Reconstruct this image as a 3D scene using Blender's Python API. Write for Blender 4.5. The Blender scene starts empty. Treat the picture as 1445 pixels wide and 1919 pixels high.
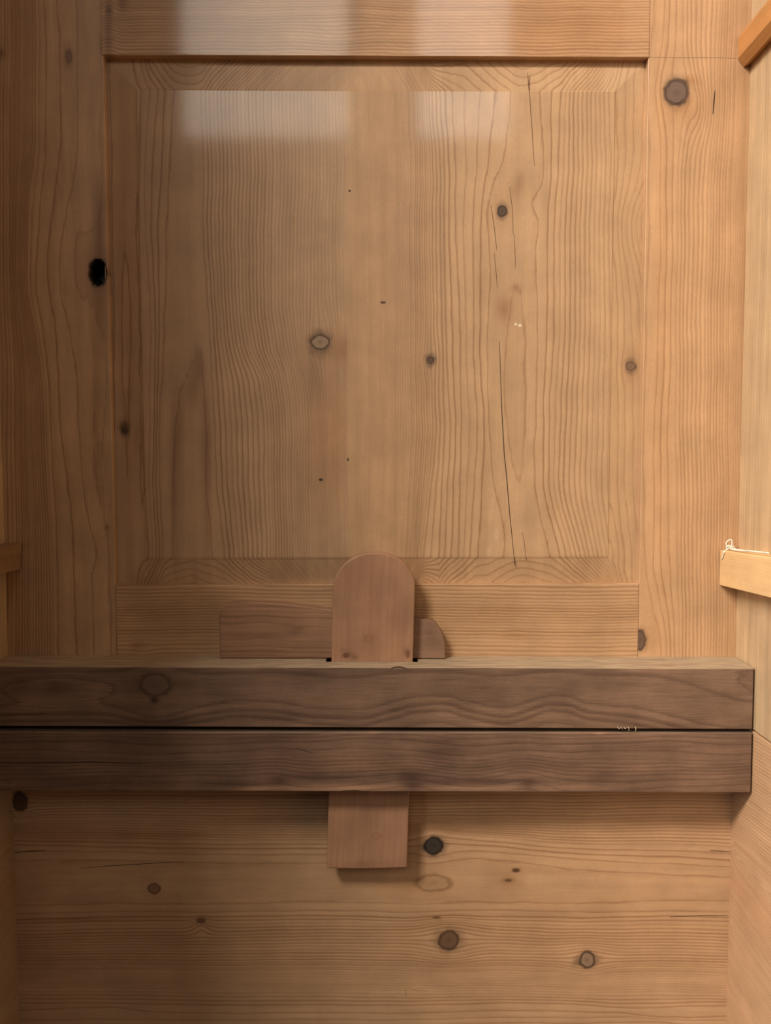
import bpy, math, random
import numpy as np
from math import radians, sin, cos, pi, sqrt

# ------------------------------------------------------------------ camera
FPX = 1600.0                 # focal length in pixels of the 1445 x 1919 frame
DIST = 0.58                  # camera stands 58 cm in front of the cabinet back (plane Y = 0)
PITCH, YAW, ROLL = radians(3.75), radians(0.8), radians(-0.1)
sc = bpy.context.scene
C = sc.collection
cam_d = bpy.data.cameras.new('camera')
cam = bpy.data.objects.new('camera', cam_d)
C.objects.link(cam)
cam_d.sensor_fit = 'HORIZONTAL'
cam_d.sensor_width = 36.0
cam_d.lens = FPX / 1445.0 * 36.0
cam_d.clip_start = 0.01
_fw = np.array([sin(YAW) * cos(PITCH), cos(YAW) * cos(PITCH), -sin(PITCH)])
_r0 = np.array([cos(YAW), -sin(YAW), 0.0])
_u0 = np.cross(_r0, _fw)
_rt = _r0 * cos(ROLL) + _u0 * sin(ROLL)
_up = _u0 * cos(ROLL) - _r0 * sin(ROLL)
from mathutils import Matrix, Vector
cam.matrix_world = Matrix(((_rt[0], _up[0], -_fw[0], 0), (_rt[1], _up[1], -_fw[1], -DIST),
                           (_rt[2], _up[2], -_fw[2], 0), (0, 0, 0, 1)))
sc.camera = cam

# ------------------------------------------------------------------ light
sc.view_settings.view_transform = 'Standard'
sc.view_settings.look = 'None'
sc.view_settings.gamma = 1.0
sc.view_settings.use_curve_mapping = False
sc.view_settings.exposure = 0.0
world = bpy.data.worlds.new('room_light'); sc.world = world
world.use_nodes = True
world.node_tree.nodes['Background'].inputs[0].default_value = (1.0, 0.86, 0.72, 1)
world.node_tree.nodes['Background'].inputs[1].default_value = 0.035

def area(name, loc, aim, sx, sy, power, col):
    d = bpy.data.lights.new(name, 'AREA'); d.shape = 'RECTANGLE'; d.size = sx; d.size_y = sy
    d.energy = power; d.color = col
    o = bpy.data.objects.new(name, d); C.objects.link(o)
    o.location = loc
    o.rotation_euler = (Vector(aim) - Vector(loc)).to_track_quat('-Z', 'Y').to_euler()
    return o
lamp = area('ceiling_lamp', (-1.68, -1.28, 1.30), (0.1, 0, -0.05), 2.06, 0.27, 142.0, (1.0, 0.88, 0.75))
lamp.rotation_euler = (radians(42), 0, 0)            # long tube parallel to the cabinet back
area('room_light', (-2.2, -1.85, 0.8), (0.1, 0, 0.0), 1.5, 1.2, 30.0, (1.0, 0.90, 0.80))
area('window_left', (-0.435, -3.0, 1.80), (-0.435, 0, 1.80), 0.67, 1.0, 9.0, (1.0, 0.93, 0.80))
area('window_right', (0.37, -3.0, 1.80), (0.37, 0, 1.80), 0.38, 1.0, 5.2, (1.0, 0.95, 0.86))

# ------------------------------------------------------------------ pixel <-> place helpers (camera is fixed at the origin line)
CAMPOS = np.array([0.0, -DIST, 0.0])
def ray(px, py):
    return _fw * FPX + _rt * (px - 722.5) + _up * (959.5 - py)
def PY(px, py, Y=0.0):
    d = ray(px, py); t = (Y + DIST) / d[1]
    p = CAMPOS + d * t
    return p
def PX(px, py, X):
    d = ray(px, py); t = X / d[0]
    return CAMPOS + d * t
def to_px(X, Y, Z):
    rx, ry, rz = X, Y + DIST, Z
    w = rx * _fw[0] + ry * _fw[1] + rz * _fw[2]
    u = rx * _rt[0] + ry * _rt[1] + rz * _rt[2]
    v = rx * _up[0] + ry * _up[1] + rz * _up[2]
    return 722.5 + FPX * u / w, 959.5 - FPX * v / w

# ------------------------------------------------------------------ growth-ring fields
def pchip(xk, yk, x):
    xk = np.asarray(xk, float); yk = np.asarray(yk, float)
    if len(xk) == 1: return np.full_like(x, yk[0])
    h = np.diff(xk); dl = np.diff(yk) / h
    m = np.zeros(len(xk))
    for i in range(1, len(xk) - 1):
        if dl[i-1] * dl[i] > 0:
            w1 = 2*h[i] + h[i-1]; w2 = h[i] + 2*h[i-1]
            m[i] = (w1 + w2) / (w1/dl[i-1] + w2/dl[i])
    m[0] = dl[0]; m[-1] = dl[-1]
    x = np.clip(x, xk[0], xk[-1])
    i = np.clip(np.searchsorted(xk, x) - 1, 0, len(xk) - 2)
    t = (x - xk[i]) / h[i]
    return ((1+2*t)*(1-t)**2*yk[i] + t*(1-t)**2*h[i]*m[i] + t*t*(3-2*t)*yk[i+1] + t*t*(t-1)*h[i]*m[i+1])

def guide_field(guides, along, cross):
    """guides: list of (curve, phase); curve = [(along, cross)...], phase = number or [(along, phase)...]; returns phase at the points"""
    G = []
    for cv, ph in guides:
        g = pchip([c[0] for c in cv], [c[1] for c in cv], along) if not np.isscalar(cv) else np.full_like(along, cv)
        p = np.full_like(along, ph) if np.isscalar(ph) else pchip([c[0] for c in ph], [c[1] for c in ph], along)
        G.append((g, p))
    out = np.zeros_like(along)
    n = len(G)
    done = np.zeros(along.shape, bool)
    for i in range(n - 1):
        a, pa = G[i]; b, pb = G[i+1]
        t = (cross - a) / np.maximum(b - a, 0.5)
        if i == 0: m = cross < b
        elif i == n - 2: m = ~done
        else: m = (cross < b) & ~done
        out[m] = (pa + (pb - pa) * t)[m]
        done |= m
    return out

def wob(a, seed, amp, wl):
    r = random.Random(seed); o = np.zeros_like(a)
    for k in range(4):
        o += sin(0) + np.sin(a * 2*pi / (wl * (0.5 + r.random()*1.2)) + r.random()*6.28) * amp / (1 + k*0.6)
    return o

def knot_warp(al, cr, knots):
    """knots: (along, cross, radius, amount, length); lines part round the knot"""
    c2 = cr.copy()
    for ka, kc, r, A, L in knots:
        dc = cr - kc; da = al - ka
        e = dc*dc/(r*r*3.2) + da*da/(r*r*L*L)
        c2 -= dc * A * np.exp(-e)
    return c2

def blur(a, n):
    for ax in (0, 1):
        for _ in range(n):
            p = np.pad(a, [(1, 1) if k == ax else (0, 0) for k in (0, 1)], mode='edge')
            if ax == 0: a = (p[:-2] + 2*p[1:-1] + p[2:]) / 4
            else: a = (p[:, :-2] + 2*p[:, 1:-1] + p[:, 2:]) / 4
    return a

def bump2(px, py, cx, cy, rx, ry):
    return np.exp(-(((px-cx)/rx)**2 + ((py-cy)/ry)**2))

# ------------------------------------------------------------------ wood material
def knot_group():
    g = bpy.data.node_groups.new('knot', 'ShaderNodeTree')
    I = g.interface
    def s(n, t, io='INPUT', d=None):
        k = I.new_socket(n, in_out=io, socket_type=t)
        if d is not None: k.default_value = d
    s('Color', 'NodeSocketColor'); s('P', 'NodeSocketVector'); s('Center', 'NodeSocketVector'); s('Inv', 'NodeSocketVector')
    s('Core', 'NodeSocketColor'); s('Rim', 'NodeSocketColor'); s('Halo', 'NodeSocketFloat', d=0.5); s('Body', 'NodeSocketFloat', d=1.0)
    s('Halo Inv', 'NodeSocketVector')
    s('Color', 'NodeSocketColor', 'OUTPUT')
    N = g.nodes; L = g.links
    i = N.new('NodeGroupInput'); o = N.new('NodeGroupOutput')
    def vm(op, a, b):
        n = N.new('ShaderNodeVectorMath'); n.operation = op; L.new(a, n.inputs[0])
        if b is not None: L.new(b, n.inputs[1])
        return n
    nz = N.new('ShaderNodeTexNoise'); nz.inputs['Scale'].default_value = 0.16; nz.inputs['Detail'].default_value = 2
    L.new(i.outputs['P'], nz.inputs['Vector'])
    sb = vm('SUBTRACT', nz.outputs['Color'], None); sb.inputs[1].default_value = (0.5, 0.5, 0.5)
    d = vm('SUBTRACT', i.outputs['P'], i.outputs['Center'])
    q0 = vm('MULTIPLY', d.outputs[0], i.outputs['Inv'])
    sc_ = N.new('ShaderNodeVectorMath'); sc_.operation = 'SCALE'; L.new(sb.outputs[0], sc_.inputs[0]); sc_.inputs['Scale'].default_value = 0.5
    q = vm('ADD', q0.outputs[0], sc_.outputs[0])
    ln = vm('LENGTH', q.outputs[0], None)
    h0 = vm('MULTIPLY', d.outputs[0], i.outputs['Halo Inv'])
    h1 = vm('ADD', h0.outputs[0], sc_.outputs[0])
    hl = vm('LENGTH', h1.outputs[0], None)
    def mr(src, a, b, c, e, sm=True):
        n = N.new('ShaderNodeMapRange'); n.interpolation_type = 'SMOOTHSTEP' if sm else 'LINEAR'
        L.new(src, n.inputs['Value'])
        for k, v in zip(('From Min', 'From Max', 'To Min', 'To Max'), (a, b, c, e)): n.inputs[k].default_value = v
        return n.outputs['Result']
    def mul(a, b):
        n = N.new('ShaderNodeMath'); n.operation = 'MULTIPLY'; L.new(a, n.inputs[0])
        if isinstance(b, float): n.inputs[1].default_value = b
        else: L.new(b, n.inputs[1])
        return n.outputs[0]
    def mix(f, a, b, t='MIX'):
        n = N.new('ShaderNodeMix'); n.data_type = 'RGBA'; n.blend_type = t
        L.new(f, n.inputs['Factor']); L.new(a, n.inputs['A']); L.new(b, n.inputs['B'])
        return n.outputs['Result']
    halo = mul(mr(hl.outputs['Value'], 0.30, 1.0, 1.0, 0.0), i.outputs['Halo'])
    c1 = mix(halo, i.outputs['Color'], i.outputs['Rim'])
    rim = mul(mul(mr(ln.outputs['Value'], 0.78, 0.98, 0.0, 1.0), mr(ln.outputs['Value'], 1.0, 1.35, 1.0, 0.0)), i.outputs['Body'])
    core = mul(mr(ln.outputs['Value'], 0.9, 1.02, 1.0, 0.0), i.outputs['Body'])
    rg = N.new('ShaderNodeMath'); rg.operation = 'SINE'
    L.new(mul(ln.outputs['Value'], 22.0), rg.inputs[0])
    rr = mr(rg.outputs[0], -1, 1, 0.0, 0.16, False)
    cc = mix(rr, i.outputs['Core'], i.outputs['Rim'])
    ctr = mr(ln.outputs['Value'], 0.0, 0.5, 0.45, 0.0)
    cc = mix(ctr, cc, i.outputs['Rim'])
    c2 = mix(core, c1, cc)
    c3 = mix(rim, c2, i.outputs['Rim'])
    L.new(c3, o.inputs['Color'])
    return g
KNOT = knot_group()

def wood(name, early, late, grain='v', line=0.9, soft=0.35, wide=False, streak=0.10, rough=0.42, knots=(), bump=0.12, fibre=1.0, mottled=0.0, coat=0.0, spec=0.5, dust=0.0):
    """ring phase comes from the board's own 'ring' attribute; 'board' holds millimetres on the board; 'tint' the board's own colour variation (alpha: ring contrast)"""
    m = bpy.data.materials.new(name); m.use_nodes = True
    N = m.node_tree.nodes; L = m.node_tree.links
    bs = N['Principled BSDF']
    def node(t, **kw):
        n = N.new(t)
        for k, v in kw.items(): setattr(n, k, v)
        return n
    def math_(op, a, b=None, c=None):
        n = node('ShaderNodeMath', operation=op)
        for k, v in enumerate((a, b, c)):
            if v is None: continue
            if isinstance(v, (int, float)): n.inputs[k].default_value = v
            else: L.new(v, n.inputs[k])
        return n.outputs[0]
    def attr(nm):
        return node('ShaderNodeAttribute', attribute_name=nm)
    def mix(f, a, b, t='MIX'):
        n = node('ShaderNodeMix', data_type='RGBA', blend_type=t)
        for sck, v in (('Factor', f), ('A', a), ('B', b)):
            if isinstance(v, (int, float)): n.inputs[sck].default_value = v
            elif isinstance(v, tuple): n.inputs[sck].default_value = (*v, 1)
            else: L.new(v, n.inputs[sck])
        return n.outputs['Result']
    bp = attr('board').outputs['Vector']
    def noise(scl, detail=3, rough_=0.55, s=1.0):
        mp = node('ShaderNodeMapping'); mp.inputs['Scale'].default_value = scl
        L.new(bp, mp.inputs['Vector'])
        n = node('ShaderNodeTexNoise'); n.inputs['Scale'].default_value = s
        n.inputs['Detail'].default_value = detail; n.inputs['Roughness'].default_value = rough_
        L.new(mp.outputs['Vector'], n.inputs['Vector'])
        return n.outputs['Fac']
    ax = (lambda c, a, d: (c, a, d)) if grain == 'v' else (lambda c, a, d: (a, c, d))
    ring = attr('ring').outputs['Fac']
    tint = attr('tint')
    fine = noise(ax(2.2, 0.05, 1.0), 4, 0.6)
    r = math_('ADD', ring, math_('MULTIPLY', math_('SUBTRACT', noise(ax(0.35, 0.03, 0.2), 2), 0.5), 0.30))
    r = math_('ADD', r, math_('MULTIPLY', math_('SUBTRACT', fine, 0.5), 0.16))
    fr = math_('FRACT', r)
    fl = math_('FLOOR', math_('ADD', r, 0.02))
    wn = node('ShaderNodeTexWhiteNoise', noise_dimensions='1D'); L.new(fl, wn.inputs['W'])
    def mr(src, a, b, c, d, sm=False):
        n = node('ShaderNodeMapRange'); L.new(src, n.inputs['Value'])
        if sm: n.interpolation_type = 'SMOOTHSTEP'
        for k, v in zip(('From Min', 'From Max', 'To Min', 'To Max'), (a, b, c, d)): n.inputs[k].default_value = v
        return n.outputs['Result']
    grad = math_('MAXIMUM', attr('spacing').outputs['Fac'], 0.03)
    before = math_('DIVIDE', math_('SUBTRACT', 1.0, fr), grad)      # millimetres to the latewood line
    after = math_('DIVIDE', fr, grad)
    W = 2.6 if wide else 1.0
    lnA = mr(before, 0.25 * W, 1.5 * W, 1.0, 0.0, True)
    lnB = mr(after, 0.05 * W, 0.55 * W, 0.9, 0.0, True)
    body = mr(fr, 0.35, 1.0, 0.0, soft * 0.55, True)
    cr0 = math_('MAXIMUM', math_('MAXIMUM', lnA, lnB), body)
    prof = math_('MULTIPLY', cr0, math_('ADD', math_('MULTIPLY', wn.outputs['Value'], 0.65), 0.42))
    prof = math_('MULTIPLY', prof, tint.outputs['Alpha'])
    prof = math_('MULTIPLY', prof, line)
    pc = node('ShaderNodeClamp'); L.new(prof, pc.inputs['Value'])
    col = mix(pc.outputs[0], early, late)
    # fine fibres, broader streaks and mottling: the wood's own figure
    f1 = mr(fine, 0.25, 0.75, 1 - streak * fibre, 1 + streak * fibre)
    f2 = mr(noise(ax(0.16, 0.010, 0.1), 3), 0.3, 0.7, 1 - streak, 1 + streak)
    f3 = mr(noise((0.03, 0.03, 0.03), 3), 0.3, 0.7, 1 - 0.10 - mottled, 1 + 0.10 + mottled)
    f4 = mr(noise(ax(5.0, 0.35, 2.0), 2, 0.7), 0.3, 0.7, 1 - 0.085 * fibre, 1 + 0.085 * fibre)
    fac = math_('MULTIPLY', math_('MULTIPLY', f1, f2), math_('MULTIPLY', f3, f4))
    cb = node('ShaderNodeCombineColor')
    for k in range(3): L.new(fac, cb.inputs[k])
    col = mix(1.0, col, cb.outputs['Color'], 'MULTIPLY')
    col = mix(1.0, col, tint.outputs['Color'], 'MULTIPLY')
    for kn in knots:
        g = node('ShaderNodeGroup'); g.node_tree = KNOT
        L.new(col, g.inputs['Color']); L.new(bp, g.inputs['P'])
        (u, v), (ru, rv), core, rim, halo, hs, body = kn
        g.inputs['Center'].default_value = (u, v, 0)
        g.inputs['Inv'].default_value = (1/ru, 1/rv, 0)
        hu, hv = (hs[0], hs[1])
        g.inputs['Halo Inv'].default_value = (1/(ru*hu), 1/(rv*hv), 0)
        g.inputs['Core'].default_value = (*core, 1); g.inputs['Rim'].default_value = (*rim, 1)
        g.inputs['Halo'].default_value = halo; g.inputs['Body'].default_value = body
        col = g.outputs['Color']
    if dust > 0:
        geo = node('ShaderNodeNewGeometry')
        sep = node('ShaderNodeSeparateXYZ'); L.new(geo.outputs['True Normal'], sep.inputs[0])
        upm = mr(sep.outputs['Z'], 0.7, 0.95, 0.0, dust)
        dn = mr(noise(ax(0.3, 0.05, 0.3), 4), 0.3, 0.65, 0.45, 1.0)
        col = mix(math_('MULTIPLY', upm, dn), col, (0.52, 0.42, 0.29))
    L.new(col, bs.inputs['Base Color'])
    rn = mr(fine, 0.2, 0.8, rough - 0.05, rough + 0.07)
    L.new(rn, bs.inputs['Roughness'])
    bs.inputs['Specular IOR Level'].default_value = spec
    if coat: bs.inputs['Coat Weight'].default_value = coat; bs.inputs['Coat Roughness'].default_value = 0.07
    b = node('ShaderNodeBump'); b.inputs['Strength'].default_value = bump; b.inputs['Distance'].default_value = 0.0004
    hgt = math_('ADD', math_('MULTIPLY', pc.outputs[0], -0.6), math_('MULTIPLY', fine, 0.8))
    L.new(hgt, b.inputs['Height']); L.new(b.outputs['Normal'], bs.inputs['Normal'])
    return m

def plain(name, col, rough=0.6):
    m = bpy.data.materials.new(name); m.use_nodes = True
    N = m.node_tree.nodes; L = m.node_tree.links; bs = N['Principled BSDF']
    tc = N.new('ShaderNodeTexCoord'); nz = N.new('ShaderNodeTexNoise'); nz.inputs['Scale'].default_value = 300
    L.new(tc.outputs['Object'], nz.inputs['Vector'])
    mp = N.new('ShaderNodeMix'); mp.data_type = 'RGBA'
    mp.inputs['A'].default_value = (*[c * 0.8 for c in col], 1); mp.inputs['B'].default_value = (*[min(1, c * 1.15) for c in col], 1)
    L.new(nz.outputs['Fac'], mp.inputs['Factor']); L.new(mp.outputs['Result'], bs.inputs['Base Color'])
    bs.inputs['Roughness'].default_value = rough
    return m

# ------------------------------------------------------------------ board builder
class Geo:
    def __init__(self): self.v = []; self.f = []; self.ring = []; self.board = []; self.tint = []; self.grad = []; self.n = 0
    def add(self, v, f, ring, board, tint, grad=None):
        self.v.append(v); self.f += [tuple(i + self.n for i in q) for q in f]
        self.ring.append(ring); self.board.append(board); self.tint.append(tint); self.grad.append(np.full(len(v), 0.4) if grad is None else grad); self.n += len(v)

def axis(L0, L1, step, r):
    e = [0, 0.25*r, 0.6*r, r]
    n = max(2, int((L1 - L0 - 2*r) / step))
    mid = np.linspace(L0 + r, L1 - r, n + 1)
    return np.concatenate([[L0 + x for x in e[:-1]], mid, [L1 - x for x in e[:-1]][::-1]])

def slab(geo, us, v0, v1, place, ring_fn, tint_fn, thick, r=0.0012, stepv=0.0012, dep_fn=None, kd=250.0, back=True, flip=False, sub=3, bl=0, depth_ring=None):
    """front face is a grid over (u, v); v0 / v1 are functions of u (lower and upper outline). place(u, v, d) -> XYZ, d = depth behind the front.
       ring_fn(u, v) phase on the front; tint_fn(u, v) -> (n,4)."""
    f0 = v0(us) if callable(v0) else np.full_like(us, v0)
    f1 = v1(us) if callable(v1) else np.full_like(us, v1)
    hmax = float(np.max(f1 - f0))
    tt = axis(0.0, 1.0, stepv / hmax, min(0.3, r / hmax)) if r > 0 else np.linspace(0, 1, int(hmax/stepv) + 1)
    U, T = np.meshgrid(us, tt, indexing='ij')
    V = f0[:, None] + (f1 - f0)[:, None] * T
    if r > 0:
        sl0 = np.gradient(f0, us); sl1 = np.gradient(f1, us)
        e = np.minimum(np.minimum(U - us[0], us[-1] - U),
                       np.minimum((V - f0[:, None]) / np.sqrt(1 + sl0**2)[:, None], (f1[:, None] - V) / np.sqrt(1 + sl1**2)[:, None]))
        e = np.clip(e, 0, r)
        Dp = r - np.sqrt(np.maximum(r*r - (r - e)**2, 0))
    else: Dp = np.zeros_like(U)
    dep = dep_fn(U, V) if dep_fn else 0.0
    ring = ring_fn(U, V)
    if bl: ring = blur(ring, bl)
    if depth_ring is not None: ring = depth_ring(U, V, ring, dep)
    tint = tint_fn(U, V)
    gu = np.gradient(ring, axis=0) / np.maximum(np.gradient(U, axis=0) * 1000, 1e-3)
    gv = np.gradient(ring, axis=1) / np.maximum(np.gradient(V, axis=1) * 1000, 1e-3)
    grad = blur(np.clip(np.sqrt(gu**2 + gv**2), 0.03, 1.5), 3)
    D = Dp + dep
    nu, nt = U.shape
    idx = np.arange(nu*nt).reshape(nu, nt)
    X, Y, Z = place(U, V, D)
    verts = np.stack([X.ravel(), Y.ravel(), Z.ravel()], 1)
    a, b, c, d = idx[:-1, :-1].ravel(), idx[1:, :-1].ravel(), idx[1:, 1:].ravel(), idx[:-1, 1:].ravel()
    faces = list(zip(a.tolist(), b.tolist(), c.tolist(), d.tolist()))
    loop = np.concatenate([idx[:-1, 0], idx[-1, :-1], idx[:0:-1, -1], idx[0, :0:-1]])
    lu, lv, ld, lr, ltint = U.ravel()[loop], V.ravel()[loop], D.ravel()[loop], ring.ravel()[loop], tint.reshape(-1, 4)[loop]
    allv = [verts]; allr = [ring.ravel()]; allg = [grad.ravel()]; allt = [tint.reshape(-1, 4)]
    allb = [np.stack([U.ravel()*1000, V.ravel()*1000, D.ravel()*0], 1)]
    n = len(loop); prev = loop; base = nu*nt
    for k in range(1, sub + 1):
        t = k / sub; dd = ld + (thick - ld) * t
        x, y, z = place(lu, lv, dd)
        allv.append(np.stack([x, y, z], 1)); allr.append(lr + kd * (dd - ld)); allt.append(ltint); allg.append(np.full(len(loop), kd / 1000))
        allb.append(np.stack([lu*1000, lv*1000, dd*1000], 1))
        cur = np.arange(base, base + n); base += n
        p1 = np.roll(prev, -1); c1 = np.roll(cur, -1)
        faces += list(zip(prev.tolist(), cur.tolist(), c1.tolist(), p1.tolist()))
        prev = cur
    if back: faces.append(tuple(prev[::-1].tolist()))
    if flip: faces = [q[::-1] for q in faces]
    geo.add(np.concatenate(allv), faces, np.concatenate(allr), np.concatenate(allb), np.concatenate(allt), np.concatenate(allg))

def build(name, geo, mat, parent=None, root=None):
    me = bpy.data.meshes.new(name)
    v = np.concatenate(geo.v)
    off = np.array(root if root is not None else (0, 0, 0), float)
    v = v - off
    me.from_pydata(v.tolist(), [], geo.f)
    for nm, typ, data, key in (('ring', 'FLOAT', np.concatenate(geo.ring), 'value'), ('board', 'FLOAT_VECTOR', np.concatenate(geo.board), 'vector'), ('tint', 'FLOAT_COLOR', np.concatenate(geo.tint), 'color'), ('spacing', 'FLOAT', np.concatenate(geo.grad), 'value')):
        at = me.attributes.new(nm, typ, 'POINT')
        at.data.foreach_set(key, np.ascontiguousarray(data, np.float32).ravel())
    me.materials.append(mat)
    me.update()
    o = bpy.data.objects.new(name, me); C.objects.link(o)
    if parent is not None: o.parent = parent
    else: o.location = off
    return o
def thing(name, label, cat, loc=(0, 0, 0), group=None):
    o = bpy.data.objects.new(name, None); C.objects.link(o); o.location = loc
    o.empty_display_size = 0.02
    tag(o, label, cat, group)
    return o
def tag(o, label, cat, group=None):
    o['label'] = label; o['category'] = cat
    if group: o['group'] = group
    return o

def front(yf): return lambda u, v, d: (u, yf + d, v)
def T4(U, rgb=(1, 1, 1), a=1.0):
    o = np.ones(U.shape + (4,)); o[..., 0] = rgb[0]; o[..., 1] = rgb[1]; o[..., 2] = rgb[2]; o[..., 3] = a
    return o
def spot(t, px, py, cx, cy, rx, ry, rgb, a=None):
    k = bump2(px, py, cx, cy, rx, ry)[..., None]
    t[..., :3] *= (1 - k) + k * np.array(rgb)
    if a is not None: t[..., 3] *= (1 - k[..., 0]) + k[..., 0] * a
    return t

def kn(px, py, rx, ry, core, rim, halo=0.6, hs=(2.2, 2.2), body=1.0, yf=0.0):
    p = PY(px, py, yf); m = (PY(px + 10, py, yf) - PY(px - 10, py, yf))[0] * 1000 / 20
    return ((p[0]*1000, p[2]*1000), (rx*m, ry*m), core, rim, halo, hs, body)

def crack(name, pts, w, mat, parent, yf, root=(0, 0, 0), t=0.00012):
    """open hairline crack in a board: a thin dark sliver, pts in the board's plane (traced), w widths in metres"""
    P_ = [PY(x, y, yf) for x, y in pts]
    n = len(P_); v = []; f = []
    for i, p in enumerate(P_):
        a = P_[max(0, i-1)]; b = P_[min(n-1, i+1)]
        dx, dz = b[0]-a[0], b[2]-a[2]; l = sqrt(dx*dx + dz*dz); nx, nz = -dz/l, dx/l
        ww = w * (0.25 + 0.75 * sin(pi * (i + 0.35) / (n - 0.3))) / 2
        for s, y in ((-1, yf + 0.0006), (-1, yf - t), (1, yf - t), (1, yf + 0.0006)):
            v.append((p[0] + nx*ww*s - root[0], y - root[1], p[2] + nz*ww*s - root[2]))
    for i in range(n-1):
        for k in range(4):
            f.append((4*i+k, 4*i+(k+1) % 4, 4*i+4+(k+1) % 4, 4*i+4+k))
    f += [(3, 2, 1, 0), (4*n-4, 4*n-3, 4*n-2, 4*n-1)]
    me = bpy.data.meshes.new(name); me.from_pydata(v, [], f); me.materials.append(mat); me.update()
    o = bpy.data.objects.new(name, me); C.objects.link(o); o.parent = parent
    return o

# ------------------------------------------------------------------ colours and dimensions (metres)
PINE_E = (0.53, 0.348, 0.203); PINE_L = (0.29, 0.150, 0.068)
XW = 0.2503                     # inner face of the side walls
XL, XR = -0.1762, 0.1824        # inner edges of the stiles
ZTOP = PY(700, 106)[2]          # lower edge of the top rail
ZRAIL = PY(700, 1095)[2]        # upper edge of the lower rail
ZGAP = PY(1418, 1371, -0.032)[2]
ZHI = ZTOP + 0.55; ZLO = -0.47
BARD = 0.032
DARK = plain('crack_shadow', (0.055, 0.028, 0.015), 0.9)
FAINT = plain('crack_faint', (0.15, 0.075, 0.038), 0.9)
PENC = plain('pencil_grey', (0.38, 0.24, 0.14), 0.9)

# ================================================================== UPPER CABINET
upper = thing('upper_cabinet', 'upper pine cabinet body with a raised panel in a frame, seen from inside', 'cabinet', (0, 0, ZGAP))
UR = (0, 0, ZGAP)
lower = thing('lower_cabinet', 'lower pine cabinet body with one wide horizontally grained back board', 'cabinet', (0, 0, ZLO))
LR = (0, 0, ZLO)

def px_of(yf):
    return lambda U, V: to_px(U, np.full_like(U, yf), V)

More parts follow.
